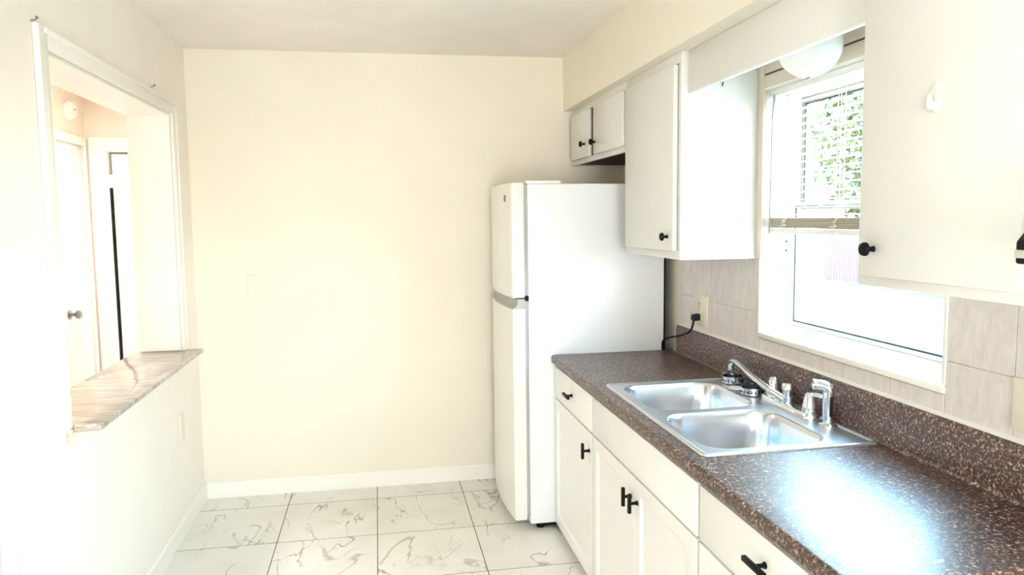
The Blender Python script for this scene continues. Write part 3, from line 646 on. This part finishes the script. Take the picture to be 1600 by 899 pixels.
# strainers and stopper
def strainer(x, y, label, tilt):
    t = empty('sink_strainer', (x, y, zd), label, 'strainer', 'basket strainers on the sink rim')
    b = MB(); R0 = .043
    b.lathe([(R0-.006, .0005), (R0, .004), (R0, .026), (R0+.004, .028), (R0+.004, .031), (R0-.004, .031), (R0-.005, .008), (0, .006)], (x, y, zd), (0, 0, 1), 32, closed=False); b.build('basket', 'chrome', t)
    b = MB()
    for i in range(18):
        a = 2*PI*i/18; b.box(-.0022, .0022, -.0006, .0006, -.004, .004, mat=Matrix.Translation((x+(R0+.0004)*math.cos(a), y+(R0+.0004)*math.sin(a), zd+.015)) @ Matrix.Rotation(a+PI/2, 4, 'Z'))
    b.build('perforations', 'crack', t, smooth=0)
    MB().lathe([(.0, .0075), (.030, .0075), (.035, .018), (.033, .036), (.027, .043), (.017, .040), (.013, .030), (0, .030)] if tilt else [(0, .0075), (.024, .0075), (.026, .022), (.016, .036), (0, .038)], (x, y, zd), (0, 0, 1), 28, closed=False).build('rubber_stopper', 'rubber', t, label='dark rubber stopper')
    MB().lathe([(.008, .026), (.006, .032), (.010, .037), (.010, .042), (0, .044)], (x, y, zd), (0, 0, 1), 16).build('pull_knob', 'chrome', t)
strainer(1.424, 2.872, 'chrome basket strainer under the tip of the faucet spout', 0)
strainer(1.404, 2.668, 'chrome basket strainer with a raised dark rubber ring, beside the faucet base', 1)
b = MB(); b.lathe([(0, .0004), (.030, .0004), (.033, .003), (.030, .006), (.012, .008), (0, .008)], (1.388, 2.768, zd), (0, 0, 1), 32, closed=False)
b.build('sink_stopper', 'whiteplastic', label='flat white sink stopper lying between the two strainers', cat='stopper')

# ------------------------------------------------------------------ outdoors
GZ = -.62
b = MB(); b.box(1.75, 60, -30, 70, GZ-.1, GZ); b.build('lawn', 'lawn', smooth=0, kind=ST, label='bright lawn outside the window', cat='lawn')
MB().box(1.72, 7.4, -8, 16, GZ, GZ+.03).build('bounce_slab', 'concrete', smooth=0, kind=ST, label='unseen pale slab added outside the kitchen wall to bounce daylight in', cat='bounce_slab')  # unseen slab added to bounce sky light up into the kitchen
fn = empty('wooden_fence', (15, 14, GZ), 'pinkish board fence at the end of the lawn', 'fence')
b = MB(); y = 4.
while y < 23.6: b.box(15, 15.025, y, y+.14, GZ+.03, GZ+1.85+random.uniform(-.01, .01)); y += .15
b.build('boards', 'fence', fn, smooth=0)
b = MB()
for z in (.4, 1.5): b.box(15.026, 15.07, 4, 23.6, GZ+z, GZ+z+.09)
b.build('rails', 'fence', fn, smooth=0)
y = 4.05
while y < 23.7: MB().box(15.0705, 15.16, y, y+.09, GZ, GZ+1.8).build('post', 'fence', fn, smooth=0); y += 2.43
tr_ = empty('leafy_tree', (19, 25, GZ), 'leafy green tree behind the fence, seen through the blind', 'tree')
b = MB(); b.tube([(19, 25, GZ), (19.1, 25, 1.5), (18.9, 24.9, 3.4), (19, 25, 6)], [.24, .2, .16, .05], 10); 
for a in range(6): b.tube([(19, 25, 1.6+a*.5), (19+1.2*math.cos(a*2.1), 25+1.4*math.sin(a*2.1), 3+a*.6)], [.09, .03], 8)
b.build('trunk', 'bark', tr_)
b = bmesh.new()
for i in range(7000):
    while 1:
        p = Vector((random.uniform(-1, 1), random.uniform(-1, 1), random.uniform(-1, 1)))
        if .25 < p.length < 1: break
    q = Vector((19+p.x*3.0, 24.6+p.y*4.6, 4.6+p.z*3.9)); s = random.uniform(.08, .2)
    u = Vector((random.gauss(0, 1), random.gauss(0, 1), random.gauss(0, 1))).normalized(); w = u.cross(Vector((random.gauss(0, 1), random.gauss(0, 1), random.gauss(0, 1)))).normalized()
    vs = [b.verts.new(q+u*s*1.4), b.verts.new(q+w*s*.6), b.verts.new(q-u*s*1.2), b.verts.new(q-w*s*.6)]; b.faces.new(vs)
mb = MB(); mb._merge(b); mb.build('foliage', 'leaf', tr_, smooth=0)

# ------------------------------------------------------------------ light
w = bpy.data.worlds.new('sky'); S.world = w; w.use_nodes = True
bg = w.node_tree.nodes['Background']; wt_ = w.node_tree; wc = N(wt_, 'ShaderNodeTexCoord'); ws = N(wt_, 'ShaderNodeSeparateXYZ'); L(wt_, wc.outputs['Generated'], ws.inputs[0])
wr = ramp(wt_, ws.outputs[2], [(0., (.95, .95, .95)), (.12, (.93, .96, 1.)), (.32, (.46, .79, 1.)), (1., (.42, .70, 1.))]); L(wt_, wr.outputs[0], bg.inputs[0]); bg.inputs[1].default_value = 30.0
def area(name, loc, rot, sx, sy, power=0, col=(1, 1, 1), portal=False):
    l = bpy.data.lights.new(name, 'AREA'); l.shape = 'RECTANGLE'; l.size = sx; l.size_y = sy; l.energy = power; l.color = col
    o = bpy.data.objects.new(name, l); C.objects.link(o); o.location = loc; o.rotation_euler = rot
    if portal: l.cycles.is_portal = True
    return o
area('window_portal', (1.71, 2.30, 1.61), (0, PI/2, 0), 1.0, 1.03, portal=True)
area('added_side_portal', (1.71, -1.2, 1.475), (0, PI/2, 0), 1.05, .9, portal=True)  # guides daylight through the added side opening
area('rear_portal', (-.05, -4.21, 1.075), (PI/2, 0, 0), 1.0, 2.15, portal=True)  # guides daylight through the added rear opening
area('hall_fill', (-1.60, 4.3, 2.47), (0, 0, 0),   .3, .3, 38, (1, .97, .93))  # unseen light without a fixture, added to brighten the hall
area('kitchen_fill', (.1, -1.6, 2.5), (0, 0, 0), .8, .8, 5, (1, .92, .82))  # unseen light added behind the camera as weak warm fill

# ------------------------------------------------------------------ camera
cam = bpy.data.cameras.new('camera'); co = bpy.data.objects.new('camera', cam); C.objects.link(co); S.camera = co
yaw, pitch, roll = .1749, -.0918, -.0123
F = Vector((math.sin(yaw)*math.cos(pitch), math.cos(yaw)*math.cos(pitch), math.sin(pitch))); r0 = Vector((math.cos(yaw), -math.sin(yaw), 0)); u0 = r0.cross(F)
R_ = r0*math.cos(roll)+u0*math.sin(roll); U_ = -r0*math.sin(roll)+u0*math.cos(roll)
mt = Matrix((R_, U_, -F)).transposed().to_4x4(); mt.translation = (0, 0, 1.6077); co.matrix_world = mt
cam.sensor_width = 36; cam.lens = 1187.56/1600*36; cam.clip_start = .02; cam.clip_end = 200

S.view_settings.view_transform = 'Standard'; S.view_settings.look = 'None'; S.view_settings.gamma = 1; S.view_settings.use_curve_mapping = False
S.view_settings.exposure = .1
cy_ = S.cycles; cy_.max_bounces = 10; cy_.diffuse_bounces = 7; cy_.glossy_bounces = 5; cy_.transparent_max_bounces = 24; cy_.use_denoising = True; cy_.sample_clamp_indirect = 8; cy_.caustics_reflective = False; cy_.caustics_refractive = False
